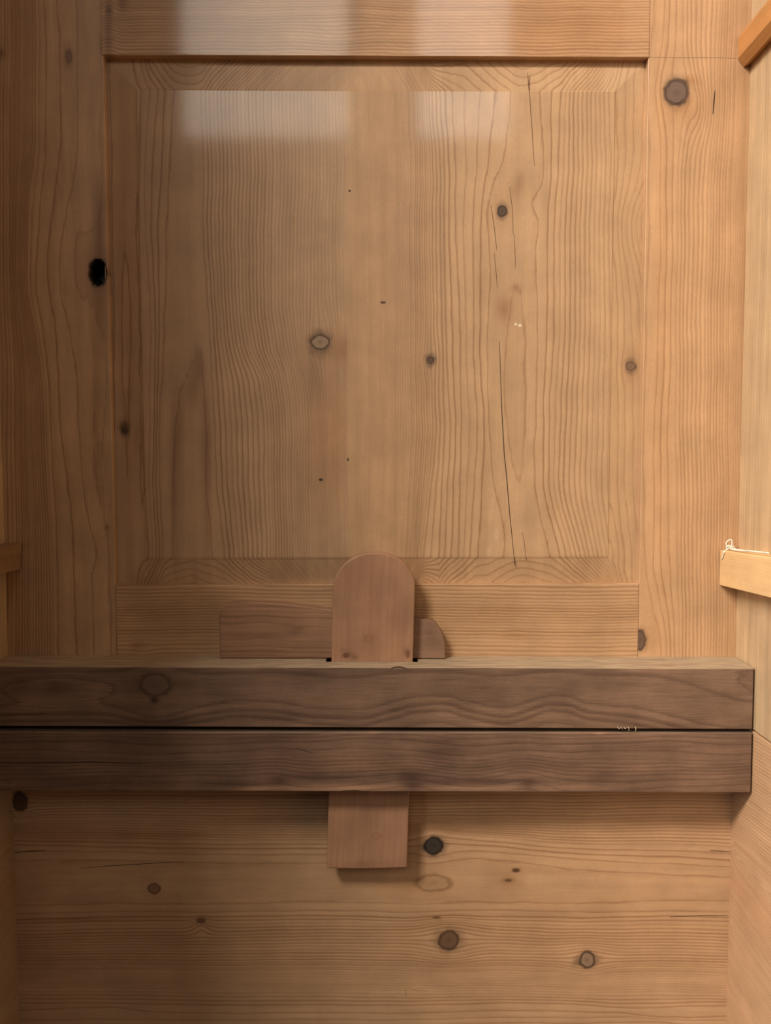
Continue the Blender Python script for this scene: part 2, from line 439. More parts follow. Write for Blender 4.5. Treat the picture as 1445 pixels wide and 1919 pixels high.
# ---- raised panel
FIELD = 0.0018; BEVEL = 0.0056
BX0, BX1 = PY(265, 600, FIELD)[0], PY(1146, 600, FIELD)[0]
BZ0, BZ1 = PY(700, 1045, FIELD)[2], PY(700, 169, FIELD)[2]
def panel_field(px, py):
    A = [
        (205, 6.2),
        ([(170, 232), (400, 236), (640, 236), (900, 240), (1040, 245)], [(100, 6.6), (330, 6.8), (415, 7.0), (600, 7.5), (800, 7.2), (1040, 7.0)]),
        ([(100, 266), (170, 266), (400, 258), (640, 263), (900, 272), (1040, 279), (1100, 281)], 6),
        ([(170, 282), (330, 268), (400, 273), (640, 282), (900, 279), (1040, 285)], 5),
        ([(170, 297), (330, 282), (400, 283), (640, 290), (900, 287), (1040, 291)], 4),
        ([(170, 309), (330, 300), (400, 297), (640, 296), (900, 294), (1040, 299)], 3),
        ([(170, 325), (330, 313), (400, 312), (640, 303), (700, 302), (800, 290), (900, 297), (1040, 301)], 2),
        ([(170, 340), (640, 340), (700, 338), (800, 328), (900, 324), (1040, 319)], [(100, 1.72), (560, 1.55), (655, 1.35), (700, 1.12), (760, 1.0), (1040, 1.0)]),
        ([(170, 352), (640, 372), (700, 368), (800, 358), (900, 356), (1040, 358)], [(100, 1.6), (560, 1.3), (655, 1.0), (700, 0.75), (800, 0.5), (900, 0.35), (1040, 0.3)]),
        ([(170, 370), (640, 382), (700, 384), (800, 388), (900, 390), (1040, 400)], [(100, 1.72), (560, 1.4), (655, 1.05), (700, 1.0), (1040, 1.0)]),
        ([(170, 380), (400, 383), (640, 395), (800, 403), (900, 408), (1040, 421)], 2),
        ([(170, 450), (400, 452), (560, 452), (640, 460), (720, 492), (800, 500), (900, 502), (1040, 505)], 11.5),
        ([(170, 560), (400, 560), (560, 556), (640, 565), (720, 580), (800, 585), (1040, 585)], 27),
        (651, 41)]
    fa = guide_field(A, py, px)
    lines = [
        (11, [803, 810, 811, 815, 790]), (10, [810, 817, 818, 824, 806]), (9, [817, 825, 827, 831, 822]), (8, [825, 832, 834, 843, 831]),
        (7, [834, 841, 846, 853, 844]), (6, [847, 853, 862, 863, 858]), (5, [872, 870, 872, 879, 868]), (4, [900, 887, 886, 893, 878]),
        (3, [930, 903, 898, 907, 893])]
    ys = (170, 400, 640, 800, 1040)
    B = [(650, 48), (735, 27)]
    B += [(list(zip(ys, xs)), float(ph)) for ph, xs in lines]
    B += [
        ([(170, 960), (230, 953), (300, 940), (340, 922), (400, 915), (500, 917), (640, 912), (800, 915), (900, 925), (1000, 945), (1040, 942)], 2),
        ([(170, 966), (300, 955), (400, 938), (500, 950), (560, 957), (640, 948), (720, 944), (800, 948), (900, 962), (1040, 962)], [(100, 1.8), (400, 1.45), (500, 1.25), (560, 1.0), (840, 1.0), (905, 1.15), (1040, 1.55)]),
        ([(170, 978), (400, 965), (530, 966), (720, 965), (910, 971), (1040, 975)], [(100, 1.65), (400, 1.3), (480, 1.15), (528, 1.0), (600, 0.7), (720, 0.5), (840, 0.75), (908, 1.0), (960, 1.3), (1040, 1.45)]),
        ([(170, 992), (400, 980), (500, 977), (560, 980), (640, 986), (800, 987), (870, 982), (930, 978), (1040, 998)], [(100, 1.75), (400, 1.5), (520, 1.25), (560, 1.0), (880, 1.0), (930, 1.2), (1040, 1.6)]),
        ([(170, 1015), (330, 1020), (380, 1000), (420, 1012), (470, 1006), (640, 1008), (800, 1004), (835, 1001), (900, 1004), (960, 1012), (1040, 1033)], 2),
        ([(170, 1035), (400, 1030), (640, 1025), (800, 1020), (900, 1021), (1040, 1050)], 3),
        ([(170, 1055), (400, 1042), (640, 1038), (800, 1030), (900, 1031), (1040, 1062)], 4),
        ([(170, 1078), (400, 1072), (640, 1068), (900, 1058), (1040, 1088)], 7),
        ([(170, 1143), (400, 1143), (640, 1143), (900, 1140), (1040, 1152)], 15),
        ([(170, 1210), (300, 1200), (420, 1178), (560, 1195), (700, 1200), (1040, 1205)], 20)]
    fb = guide_field(B, py, px)
    return fa, fb
def bev_fraction(U, V):
    e = np.maximum.reduce([(BX0 - U) / (BX0 - XL), (U - BX1) / (XR - BX1), (BZ0 - V) / (BZ0 - ZRAIL), (V - BZ1) / (ZTOP - BZ1)])
    return np.clip(e, 0, 1.1)
def panel_dep(U, V):
    b = bev_fraction(U, V)
    return np.where(b > 0, 0.0004 + (BEVEL - FIELD - 0.0004) * b, 0.0) * np.clip(b * 60, 0, 1)
PKN = [(640, 600, 15, .8, 3.5), (395, 942, 13, .5, 2.0), (674, 807, 9, .7, 3.5), (685, 1187, 10, .7, 3)]
def panel_stave(which):
    def ring(U, V):
        px, py = to_px(U, np.full_like(U, FIELD), V)
        cr = knot_warp(py, px, PKN) + wob(py, 3, 0.9, 320) + wob(py + px*0.4, 5, 0.35, 60)
        return panel_field(cr, py)[which]
    def dring(U, V, ring_, dep):
        px, py = to_px(U, np.full_like(U, FIELD), V)
        b = bev_fraction(U, V)
        h = 34.0
        fa2 = panel_field(px + h, py)[which]; fa1 = panel_field(px - h, py)[which]
        slope = np.abs(fa2 - fa1) / (2*h)
        heart = 347 if which == 0 else 985
        w = np.exp(-((px - heart)/75.0)**2)
        k = 3.6 * w + slope * 52 * (1 - w)
        fade = 0.3 + 0.7 * np.clip((px - 250) / 30.0, 0, 1) * np.clip((1165 - px) / 30.0, 0, 1)
        return ring_ - b * np.minimum(k, 8.0) * fade
    def tint(U, V):
        px, py = to_px(U, np.full_like(U, FIELD), V)
        if which == 0:
            t = T4(U, (0.97, 0.96, 0.96))
            t[..., 3] = np.clip(1.0 - 0.62 * np.clip((px - 470) / 180, 0, 1), 0.3, 1)
            spot(t, px, py, 645, 655, 40, 28, (0.84, 0.76, 0.68)); spot(t, px, py, 610, 820, 50, 140, (0.96, 0.88, 0.82))
            spot(t, px, py, 374, 685, 9, 30, (0.74, 0.66, 0.64)); spot(t, px, py, 362, 730, 12, 40, (0.84, 0.78, 0.76)); spot(t, px, py, 334, 800, 10, 70, (0.78, 0.72, 0.70)); spot(t, px, py, 326, 900, 8, 120, (0.80, 0.75, 0.73)); spot(t, px, py, 387, 800, 9, 90, (0.76, 0.69, 0.68)); spot(t, px, py, 390, 900, 7, 120, (0.82, 0.76, 0.75))
            spot(t, px, py, 235, 560, 45, 420, (0.84, 0.78, 0.80)); spot(t, px, py, 230, 800, 10, 14, (0.35, 0.30, 0.28))
            spot(t, px, py, 258, 820, 10, 40, (0.82, 0.76, 0.76))
            spot(t, px, py, 590, 690, 14, 60, (0.80, 0.80, 0.78)); spot(t, px, py, 655, 880, 5, 5, (0.9, 0.8, 0.7))
        else:
            t = T4(U, (1.03, 1.01, 0.97))
            fadein = np.clip((px - 700) / 120, 0, 1)
            t[..., 3] = np.where(px < 850, 0.30 + 0.65 * fadein, 0.95)
            t[..., 3] *= 1 - 0.35 * np.clip((px - 1060) / 80, 0, 1)
            spot(t, px, py, 760, 430, 34, 260, (0.95, 0.94, 0.97))
            spot(t, px, py, 945, 580, 15, 26, (0.72, 0.62, 0.60)); spot(t, px, py, 975, 340, 10, 20, (0.80, 0.75, 0.72)); spot(t, px, py, 962, 355, 12, 16, (0.86, 0.82, 0.8))
            spot(t, px, py, 966, 540, 14, 10, (0.84, 0.79, 0.76)); spot(t, px, py, 942, 395, 26, 34, (0.86, 0.82, 0.78))
            spot(t, px, py, 806, 650, 8, 36, (0.80, 0.80, 0.80)); spot(t, px, py, 830, 520, 6, 160, (0.88, 0.88, 0.9))
            spot(t, px, py, 1185, 690, 22, 34, (0.80, 0.74, 0.68))
            spot(t, px, py, 700, 570, 40, 500, (1.03, 1.02, 1.02))
        return t
    g = Geo()
    SX = PY(650, 600, FIELD)[0]
    u0, u1 = (XL - 0.004, SX) if which == 0 else (SX, XR + 0.004)
    us = np.unique(np.concatenate([np.arange(u0, u1, 0.0011), [u1], [x for x in (BX0 - 0.0002, BX0, BX0 + 0.0002, BX1 - 0.0002, BX1, BX1 + 0.0002) if u0 < x < u1]]))
    us = us[np.concatenate([[True], np.diff(us) > 1e-5])]
    slab(g, us, ZRAIL - 0.004, ZTOP + 0.004, front(FIELD), ring, tint, 0.018, r=0, stepv=0.0011, dep_fn=panel_dep, bl=2, depth_ring=dring, sub=1)
    return g
K_GREY = (0.30, 0.20, 0.125); K_BRN = (0.25, 0.135, 0.07); K_DK = (0.045, 0.024, 0.014); K_RIM = (0.10, 0.052, 0.026)
KP = [kn(600, 641, 16, 12.5, (0.36, 0.25, 0.165), (0.12, 0.07, 0.04), 0.75, (2.0, 3.0)), kn(942, 394, 8, 9, (0.11, 0.07, 0.045), K_DK, 0.7, (2.0, 2.6)), kn(807, 674, 6, 5.5, (0.14, 0.08, 0.05), K_DK, 0.7, (2.6, 3.6)),
      kn(1186, 685, 9, 7, (0.22, 0.13, 0.08), (0.10, 0.06, 0.04), 0.7, (2.0, 3.2)), kn(718, 566, 4, 2, K_RIM, (0.16, 0.08, 0.04), 0.5, (2, 2)), kn(655, 356, 1.8, 1.8, K_DK, K_DK, 0.3, (1.5, 1.5)),
      kn(601, 899, 3.2, 2.2, K_DK, K_RIM, 0.5, (1.6, 2.0)), kn(652, 861, 1.3, 3, K_RIM, K_RIM, 0.3, (1.5, 1.5)), kn(230, 806, 6, 7, K_DK, K_RIM, 0.8, (2.4, 3.0)), kn(967, 607, 2.2, 2.0, (0.85, 0.74, 0.58), (0.75, 0.6, 0.45), 0.0, (1, 1)), kn(975, 609, 3.0, 2.4, (0.85, 0.74, 0.58), (0.75, 0.6, 0.45), 0.0, (1, 1)), kn(931, 1003, 4, 9, (0.64, 0.46, 0.29), (0.62, 0.44, 0.27), 0.0, (1, 1), .6), kn(917, 1035, 4, 7, (0.64, 0.46, 0.29), (0.62, 0.44, 0.27), 0.0, (1, 1), .5)]
M_PANEL = wood('panel_pine', PINE_E, PINE_L, 'v', line=0.78, soft=0.32, rough=0.5, knots=KP, streak=0.07, coat=0.8)
panel = bpy.data.objects.new('raised_panel', None); C.objects.link(panel); panel.parent = upper; panel.empty_display_size = 0.02
for w in (0, 1):
    s = build('stave', panel_stave(w), M_PANEL, panel, UR)
    if w == 0: s['label'] = 'left stave of the panel, browner'
    else:
        s['label'] = 'right stave of the panel, with long cracks'
for pts, w, cm in (([(989, 135), (990, 150), (992, 172), (994, 200), (997, 240), (1000, 290), (1002, 312)], .00036, FAINT), ([(920, 383), (924, 410), (928, 440), (931, 468)], .00036, FAINT),
               ([(955, 350), (960, 390), (962, 440)], .0003, FAINT), ([(964, 438), (965, 470), (966, 502)], .00034, FAINT), ([(926, 474), (929, 500), (932, 540)], .0003, FAINT), ([(936, 640), (938, 700), (941, 780), (945, 850), (950, 900), (955, 960), (960, 1010), (965, 1060)], .00055, DARK), ([(979, 998), (983, 1020), (986, 1048)], .0003, FAINT)):
    crack('crack', pts, w, cm, panel, FIELD, UR)

# ---- frame: stiles and rails
def lstile_ring(U, V):
    px, py = px_of(0.0)(U, V)
    cr = knot_warp(py, px, [(510, 185, 17, .55, 3.2), (108, 128, 7, .6, 3.0)]) + wob(py, 11, 0.8, 300) + wob(py + px, 12, 0.3, 50)
    G = [(-20, 24), ([(0, 20), (400, 18), (900, 30), (1230, 30)], 18), ([(0, 62), (250, 64), (400, 48), (520, 48), (640, 66), (780, 80), (900, 86), (1100, 92), (1230, 95)], 6),
         ([(0, 80), (250, 84), (400, 72), (520, 66), (640, 80), (780, 93), (900, 98), (1100, 104), (1230, 106)], 4),
         ([(0, 104), (100, 110), (250, 113), (400, 97), (500, 88), (600, 100), (700, 106), (800, 112), (900, 127), (1000, 134), (1100, 138), (1230, 145)], 3),
         ([(0, 141), (100, 143), (250, 148), (330, 140), (400, 122), (500, 111), (560, 116), (640, 132), (780, 148), (900, 156), (980, 166), (1040, 181), (1080, 172), (1230, 176)], 2),
         ([(0, 165), (430, 145), (500, 150), (570, 150), (640, 170), (900, 180), (1040, 198), (1230, 196)], [(0, 1.4), (400, 1.35), (435, 1.0), (500, 0.75), (560, 1.0), (600, 1.4), (700, 1.2), (800, .9), (900, .95), (1230, 1.5)]),
         ([(0, 182), (435, 165), (500, 172), (570, 165), (700, 182), (1230, 205)], [(0, 1.05), (400, 1.25), (435, 1.0), (500, .8), (560, 1.0), (650, 1.3), (900, 1.0), (1230, 1.2)]),
         (215, 0.7)]
    return guide_field(G, py, cr)
def lstile_tint(U, V):
    px, py = px_of(0.0)(U, V)
    t = T4(U, (0.93, 0.89, 0.86))
    spot(t, px, py, 186, 430, 9, 90, (0.55, 0.50, 0.46)); spot(t, px, py, 186, 580, 12, 50, (0.75, 0.70, 0.66)); spot(t, px, py, 185, 508, 24, 40, (0.6, 0.55, 0.5))
    spot(t, px, py, 178, 760, 14, 150, (0.82, 0.78, 0.74)); spot(t, px, py, 170, 720, 5, 60, (1.15, 1.12, 1.1)); spot(t, px, py, 128, 108, 9, 24, (0.62, 0.55, 0.5)); spot(t, px, py, 2, 100, 8, 10, (0.5, 0.42, 0.4))
    spot(t, px, py, 200, 988, 5, 6, (0.6, 0.5, 0.45))
    return t
HOLE = PY(183, 510); HOLER = 0.0052
def lstile_dep(U, V):
    q = np.sqrt(((U - HOLE[0]) / 0.0050)**2 + ((V - HOLE[2]) / 0.0078)**2)
    return 0.0165 * (1 - np.clip((q - 0.80) / 0.28, 0, 1))
M_LST = wood('left_stile_pine', PINE_E, PINE_L, 'v', line=0.75, soft=0.35, knots=[kn(183, 511, 15, 23, (0.012, 0.007, 0.005), (0.03, 0.018, 0.012), 0.6, (1.5, 1.7)), kn(129, 106, 5, 9, K_BRN, K_RIM, 0.6, (2, 2.4), 0.5)])
g = Geo(); slab(g, axis(-XW - 0.0004, XL, 0.0011, 0.0006), ZGAP + 0.004, ZHI, front(0.0), lstile_ring, lstile_tint, 0.022, r=0.0006, stepv=0.0014, dep_fn=lstile_dep, bl=2, kd=180)
lst = build('stile', g, M_LST, upper, UR); lst['label'] = 'left stile, with an open dark knot hole'

def rstile_ring(U, V):
    px, py = px_of(0.0)(U, V)
    cr = knot_warp(py, px, [(173, 1268, 23, .80, 3.0), (1200, 1200, 17, .8, 2.4), (862, 1228, 6, .5, 2)]) + wob(py, 21, 0.7, 320) + wob(py + px, 22, 0.3, 60)
    cr = cr - 14 * np.exp(-((py - 205)/50.0)**2 - ((px - 1310)/22.0)**2) * np.clip((px-1285)/20, 0, 1)
    G = [([(0, 1214), (640, 1206), (1000, 1200), (1120, 1204), (1230, 1216)], 0.7), ([(0, 1228), (640, 1212), (900, 1207), (1050, 1212), (1150, 1228), (1230, 1240)], 1), ([(0, 1246), (640, 1234), (900, 1226), (1050, 1226), (1150, 1240), (1230, 1250)], 2), ([(0, 1254), (640, 1246), (900, 1238), (1060, 1240), (1150, 1252), (1230, 1258)], 3),
         ([(0, 1268), (640, 1258), (900, 1252), (1230, 1266)], 4), ([(0, 1281), (640, 1268), (1230, 1274)], 5), ([(0, 1300), (640, 1285), (1230, 1290)], 7.5), ([(0, 1345), (640, 1322), (1230, 1322)], 12), ([(0, 1380), (640, 1362), (1230, 1360)], 19), (1412, 30)]
    return guide_field(G, py, cr)
def rstile_tint(U, V):
    px, py = px_of(0.0)(U, V)
    t = T4(U, (1.05, 1.0, 0.95))
    t[..., 3] = 0.9
    spot(t, px, py, 1275, 195, 34, 34, (0.90, 0.82, 0.72)); spot(t, px, py, 1240, 520, 20, 700, (0.97, 0.94, 0.9)); spot(t, px, py, 1292, 150, 18, 10, (0.86, 0.78, 0.7))
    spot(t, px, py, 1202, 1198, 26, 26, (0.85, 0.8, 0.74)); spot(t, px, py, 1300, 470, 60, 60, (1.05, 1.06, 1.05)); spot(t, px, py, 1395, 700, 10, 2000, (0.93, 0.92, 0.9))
    return t
M_RST = wood('right_stile_pine', PINE_E, PINE_L, 'v', line=0.62, soft=0.4, streak=0.08, rough=0.38, knots=[kn(1268, 173, 21, 22, (0.17, 0.115, 0.09), (0.085, 0.05, 0.035), 0.6, (1.8, 1.9)), kn(1200, 1199, 9, 17, (0.15, 0.10, 0.07), (0.10, 0.06, 0.035), 0.6, (2.2, 1.8))])
g = Geo(); slab(g, axis(XR, XW + 0.0004, 0.0011, 0.0006), ZGAP + 0.004, ZHI, front(0.0), rstile_ring, rstile_tint, 0.022, r=0.0006, stepv=0.0014, bl=2, kd=180)
rst = build('stile', g, M_RST, upper, UR); rst['label'] = 'right stile, with a round grey-brown knot'
crack('crack', [(1340, 170), (1338, 190), (1336, 214)], .0008, DARK, rst, 0.0, UR)
crack('crack', [(1262, 196), (1268, 195), (1275, 191), (1280, 185)], .0005, DARK, rst, 0.0, UR)
crack('pencil_line', [(1217, 107), (1270, 108), (1330, 108), (1380, 109)], .0004, PENC, rst, 0.0, UR)

def trail_ring(U, V):
    px, py = px_of(0.0)(U, V)
    d = knot_warp(px, py, [(210, 20, 10, .6, 2)])
    d = d + 4.5*np.exp(-((px-640)/60.0)**2) * np.sin(py/16.0) + 7*np.exp(-((px-205)/14.0)**2) + wob(px, 31, 0.7, 260) + wob(px + 2*py, 32, 0.25, 50)
    return d / 6.1 + 0.9 * np.sin(d / 37.0)
def trail_tint(U, V):
    px, py = px_of(0.0)(U, V)
    t = T4(U, (1.0, 0.96, 0.93)); t[..., 3] = 0.85
    spot(t, px, py, 204, 60, 7, 90, (0.55, 0.48, 0.42)); spot(t, px, py, 662, 40, 20, 90, (0.9, 0.88, 0.86)); spot(t, px, py, 690, 20, 20, 80, (1.08, 1.08, 1.08)); spot(t, px, py, 230, 5, 10, 20, (0.55, 0.5, 0.45))
    spot(t, px, py, 205, 20, 8, 10, (0.4, 0.35, 0.3)); spot(t, px, py, 1020, 60, 260, 80, (1.04, 0.94, 0.82))
    return t
M_TRL = wood('top_rail_pine', PINE_E, PINE_L, 'h', line=0.85, soft=0.35, streak=0.07, rough=0.5, coat=0.8)
g = Geo(); slab(g, axis(PY(190, 60)[0], PY(1217, 60)[0], 0.0018, 0.0005), ZTOP, ZTOP + 0.068, front(-0.0006), trail_ring, trail_tint, 0.022, r=0.0005, stepv=0.0006, bl=1, kd=400)
tr = build('rail', g, M_TRL, upper, UR); tr['label'] = 'top rail above the raised panel'

def lrail_ring(U, V):
    px, py = px_of(0.0)(U, V)
    d = knot_warp(px, py, [(265, 1210, 7, .6, 3), (965, 1190, 5, .5, 3)])
    d = d + wob(px, 41, 0.9, 420) + wob(px + 2*py, 42, 0.25, 60) - 0.004*(px - 700) 
    return d / 6.6 + 0.8 * np.sin(d / 23.0)
def lrail_tint(U, V):
    px, py = px_of(0.0)(U, V)
    t = T4(U, (0.97, 0.93, 0.88)); t[..., 3] = 0.9
    spot(t, px, py, 258, 1210, 12, 10, (0.8, 0.74, 0.7)); spot(t, px, py, 965, 1192, 40, 4, (0.85, 0.78, 0.7))
    return t
M_LRL = wood('lower_rail_pine', PINE_E, PINE_L, 'h', line=0.85, soft=0.35, streak=0.07)
g = Geo(); slab(g, axis(XL, XR, 0.0018, 0.0006), ZGAP + 0.004, ZRAIL, front(-0.0003), lrail_ring, lrail_tint, 0.022, r=0.0006, stepv=0.0006, bl=1, kd=400)
lr = build('rail', g, M_LRL, upper, UR); lr['label'] = 'lower rail under the raised panel'

# ---- plain board closing the frame above the top rail
def head_ring(U, V): return (U*1000 + 3*np.sin(V*7)) / 3.2 + 0.8*np.sin(U*60)
g = Geo(); slab(g, axis(XL - 0.003, XR + 0.003, 0.004, 0.0005), ZTOP + 0.066, ZHI, front(0.004), head_ring, lambda U, V: T4(U, (0.98, 0.96, 0.94), 0.7), 0.018, r=0.0005, stepv=0.01, kd=200)
build('head_panel', g, M_LRL, upper, UR)

# ---- side walls of both cabinets (inner faces at X = +-XW)
DEPTH = 0.30
def wall_board(sign, z0, z1, ringf, tintf, mat, parent, root, label):
    def place(u, v, d):                 # u = distance in front of the back, v = height
        return sign * (XW + d), -u, v
    g = Geo()
    us = np.concatenate([axis(-0.022, 0.14, 0.0015, 0.0005)[:-3], axis(0.14, DEPTH, 0.006, 0.001)[3:]])
    slab(g, us, z0, z1, place, ringf, tintf, 0.018, r=0.0006, stepv=0.0022, bl=1, flip=(sign < 0), kd=120)
    o = build('side_panel', g, mat, parent, root); o['label'] = label
    return o
def wring_v(seed, sp):
    def f(U, V):
        return (U*1000 + 1.5*np.sin(V*9 + seed)) / sp + 0.6*np.sin(U*110 + seed) + 0.10*np.sin(V*30 + seed)
    return f
M_UPW = wood('upper_side_pine', (0.56, 0.40, 0.24), (0.40, 0.26, 0.14), 'v', line=0.45, soft=0.5, streak=0.09)
def upw_tint(U, V):
    t = T4(U, (1, 1, 1))
    for c, w, k in ((0.012, 0.004, 0.9), (0.024, 0.004, 0.88), (0.034, 0.003, 0.92), (0.052, 0.006, 0.9)):
        m = np.exp(-((U - c - 0.003*np.sin(V*12))/w)**2)[..., None]; t[..., :3] *= 1 - m*(1-k)
    return t
wall_board(1, ZGAP + 0.0006, ZHI, wring_v(1, 3.4), upw_tint, M_UPW, upper, UR, 'right side wall of the upper cabinet')
wall_board(-1, ZGAP + 0.0006, ZHI, wring_v(4, 3.0), upw_tint, M_UPW, upper, UR, 'left side wall of the upper cabinet')
ZC = PX(1382, 1606, XW)[2]; 
def lring_r(U, V):
    dz = (V - ZC) * 1000
    open_ = np.clip((U - 0.008) / 0.05, -0.3, 6)
    a = np.abs(dz) - 6.0 * np.sqrt(np.maximum(U - 0.004, 0) / 0.03) * np.where(dz > 0, 0.75, 1.0)
    a = np.where(U < 0.004, np.abs(dz) + 2*(0.004-U)*1000*0.5, a)
    return a / (2.3) + 1.2*np.tanh(a/9.0) + 0.25*np.sin(U*60 + V*25)
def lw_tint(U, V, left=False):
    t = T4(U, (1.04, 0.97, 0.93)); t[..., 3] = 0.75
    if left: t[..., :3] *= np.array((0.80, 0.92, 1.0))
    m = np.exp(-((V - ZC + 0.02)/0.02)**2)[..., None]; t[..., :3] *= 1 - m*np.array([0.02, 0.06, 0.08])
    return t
M_LOW = wood('lower_side_pine', (0.56, 0.385, 0.235), (0.36, 0.185, 0.095), 'h', line=0.85, soft=0.4, streak=0.08)
wall_board(1, ZLO, ZGAP - 0.0006, lring_r, lw_tint, M_LOW, lower, LR, 'right side wall of the lower cabinet')
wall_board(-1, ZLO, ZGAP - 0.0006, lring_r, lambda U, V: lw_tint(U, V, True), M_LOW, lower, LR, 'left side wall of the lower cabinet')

# ---- wide back board of the lower cabinet
LKN = [(812, 1585, 17, .75, 2.2), (841, 1762, 19, .8, 2.6), (1100, 1799, 15, .75, 2.6), (289, 1665, 9, .6, 2.5), (377, 1727, 9, -.3, 3), (38, 1502, 14, .6, 2)]
def back_ring(U, V):
    px, py = px_of(0.0)(U, V)
    cr = knot_warp(px, py, LKN) + wob(px, 51, 0.8, 420) + wob(px + 2*py, 52, 0.25, 70)
    cr = cr + 11*np.exp(-((px - 377)/16.0)**2 - ((py - 1735)/16.0)**2) - 5*np.exp(-((px - 810)/90.0)**2 - ((py - 1700)/35.0)**2)
    xs = (0, 300, 600, 850, 950, 1050, 1300, 1445)
    def c(off): return [(x, y + off) for x, y in zip(xs, (1608, 1613, 1617, 1607, 1612, 1624, 1641, 1643))]
    b = [(x, y) for x, y in zip(xs, (1698, 1696, 1693, 1691, 1693, 1694, 1689, 1688))]
    m = [(x, y) for x, y in zip(xs, (1650, 1650, 1655, 1655, 1652, 1655, 1665, 1668))]
    G = [([(0, 1440), (1445, 1440)], 28), ([(0, 1500), (1445, 1498)], 18.5), ([(0, 1536), (300, 1538), (600, 1541), (1050, 1540), (1445, 1538)], 12), ([(0, 1566), (300, 1571), (600, 1574), (850, 1564), (1050, 1578), (1300, 1584), (1445, 1586)], 5),
         ([(0, 1580), (300, 1588), (600, 1590), (850, 1582), (1050, 1596), (1300, 1608), (1445, 1612)], 3), ([(0, 1592), (300, 1598), (600, 1602), (850, 1594), (1050, 1606), (1300, 1622), (1445, 1625)], 2), (c(0), 1),
         (m, [(0, 0.2), (200, 0.35), (500, .15), (640, .3), (760, 0.55), (850, 0.45), (1000, 0.35), (1200, 0.15), (1445, 0.1)]), (b, 1),
         ([(0, 1713), (300, 1709), (600, 1708), (850, 1705), (1050, 1708), (1300, 1710), (1445, 1709)], 2), ([(0, 1724), (300, 1719), (600, 1718), (1050, 1720), (1445, 1719)], 3), ([(0, 1752), (300, 1748), (850, 1742), (1050, 1748), (1445, 1752)], 7),
         ([(0, 1800), (700, 1800), (1445, 1805)], 16), ([(0, 1850), (1445, 1862)], 28), ([(0, 1878), (600, 1884), (1050, 1880), (1200, 1890), (1445, 1878)], 32), ([(0, 1895), (200, 1888), (300, 1898), (600, 1900), (1050, 1895), (1160, 1899), (1250, 1912), (1445, 1898)], 33), ([(0, 1912), (600, 1912), (1180, 1906), (1300, 1912), (1445, 1912)], 34), ([(0, 1990), (1445, 1990)], 42)]
    return guide_field(G, px, cr)
def back_tint(U, V):
    px, py = px_of(0.0)(U, V)
    t = T4(U, (1.0, 0.955, 0.92)); t[..., 3] = 0.92
    t[..., 3] *= 1 - 0.5*np.clip((py - 1800)/30, 0, 1)*np.clip((1875 - py)/20, 0, 1)
    spot(t, px, py, 810, 1655, 34, 16, (0.93, 0.86, 0.80), 0.3); spot(t, px, py, 955, 1650, 24, 12, (0.82, 0.76, 0.68)); spot(t, px, py, 968, 1630, 8, 4, (0.6, 0.5, 0.42))
    spot(t, px, py, 377, 1724, 9, 6, (0.6, 0.5, 0.42)); spot(t, px, py, 330, 1740, 120, 60, (0.97, 0.95, 0.93)); spot(t, px, py, 770, 1660, 70, 14, (0.94, 0.88, 0.82)); spot(t, px, py, 820, 1720, 8, 3, (0.7, 0.6, 0.5))
    spot(t, px, py, 160, 1724, 130, 4, (0.86, 0.76, 0.7)); spot(t, px, py, 200, 1570, 220, 10, (0.9, 0.82, 0.76))
    spot(t, px, py, 1150, 1700, 260, 120, (1.03, 1.0, 0.97))
    return t
KL = [kn(812, 1585, 15.5, 15, (0.055, 0.045, 0.035), (0.03, 0.02, 0.015), 0.75, (2.2, 1.8)), kn(841, 1762, 17, 17, (0.17, 0.10, 0.06), (0.10, 0.055, 0.03), 0.7, (2.2, 1.9)), kn(1100, 1799, 13, 15, (0.30, 0.205, 0.13), (0.10, 0.06, 0.035), 0.75, (2.8, 1.5)),
      kn(289, 1665, 10, 9, (0.30, 0.16, 0.085), (0.16, 0.08, 0.04), 0.5, (1.6, 1.7)), kn(38, 1502, 12, 17, (0.11, 0.06, 0.035), (0.07, 0.04, 0.022), 0.7, (1.8, 1.6)), kn(377, 1725, 6, 4, (0.2, 0.1, 0.05), (0.15, 0.08, 0.04), 0.6, (2, 2)),
      kn(812, 1655, 31, 15, (0.47, 0.30, 0.165), (0.30, 0.165, 0.08), 0.2, (1.3, 1.4), 0.75), kn(967, 1631, 6, 3, K_RIM, K_RIM, 0.5, (2, 2), 0.8), kn(953, 1650, 6, 2.5, K_RIM, (0.25, 0.13, 0.06), 0.6, (3, 3), 0.8), kn(818, 1719, 6, 2, K_RIM, (0.25, 0.13, 0.06), 0.6, (2, 2), 0.6)]
M_BACK = wood('back_board_pine', PINE_E, PINE_L, 'h', line=0.78, soft=0.34, streak=0.08, knots=KL)
g = Geo(); slab(g, axis(-XW - 0.0004, XW + 0.0004, 0.0014, 0.0005), ZLO, ZGAP - 0.0015, front(0.0), back_ring, back_tint, 0.022, r=0.0005, stepv=0.0008, bl=1, kd=300)
bb = build('back_board', g, M_BACK, lower, LR)
for pts, w in (([(1330, 1594), (1350, 1595), (1370, 1596)], .0005), ([(1255, 1718), (1310, 1716), (1364, 1715)], .0004), ([(27, 1598), (60, 1595), (85, 1594)], .0006), ([(150, 1627), (230, 1621), (300, 1617), (345, 1615)], .0004)):
    crack('crack', pts, w, DARK, bb, 0.0, LR)
crack('resin_line', [(761, 1852), (761, 1862), (762, 1867)], .0006, PENC, bb, 0.0, LR)
crack('resin_line', [(762, 1851), (780, 1855), (803, 1857)], .0004, PENC, bb, 0.0, LR)

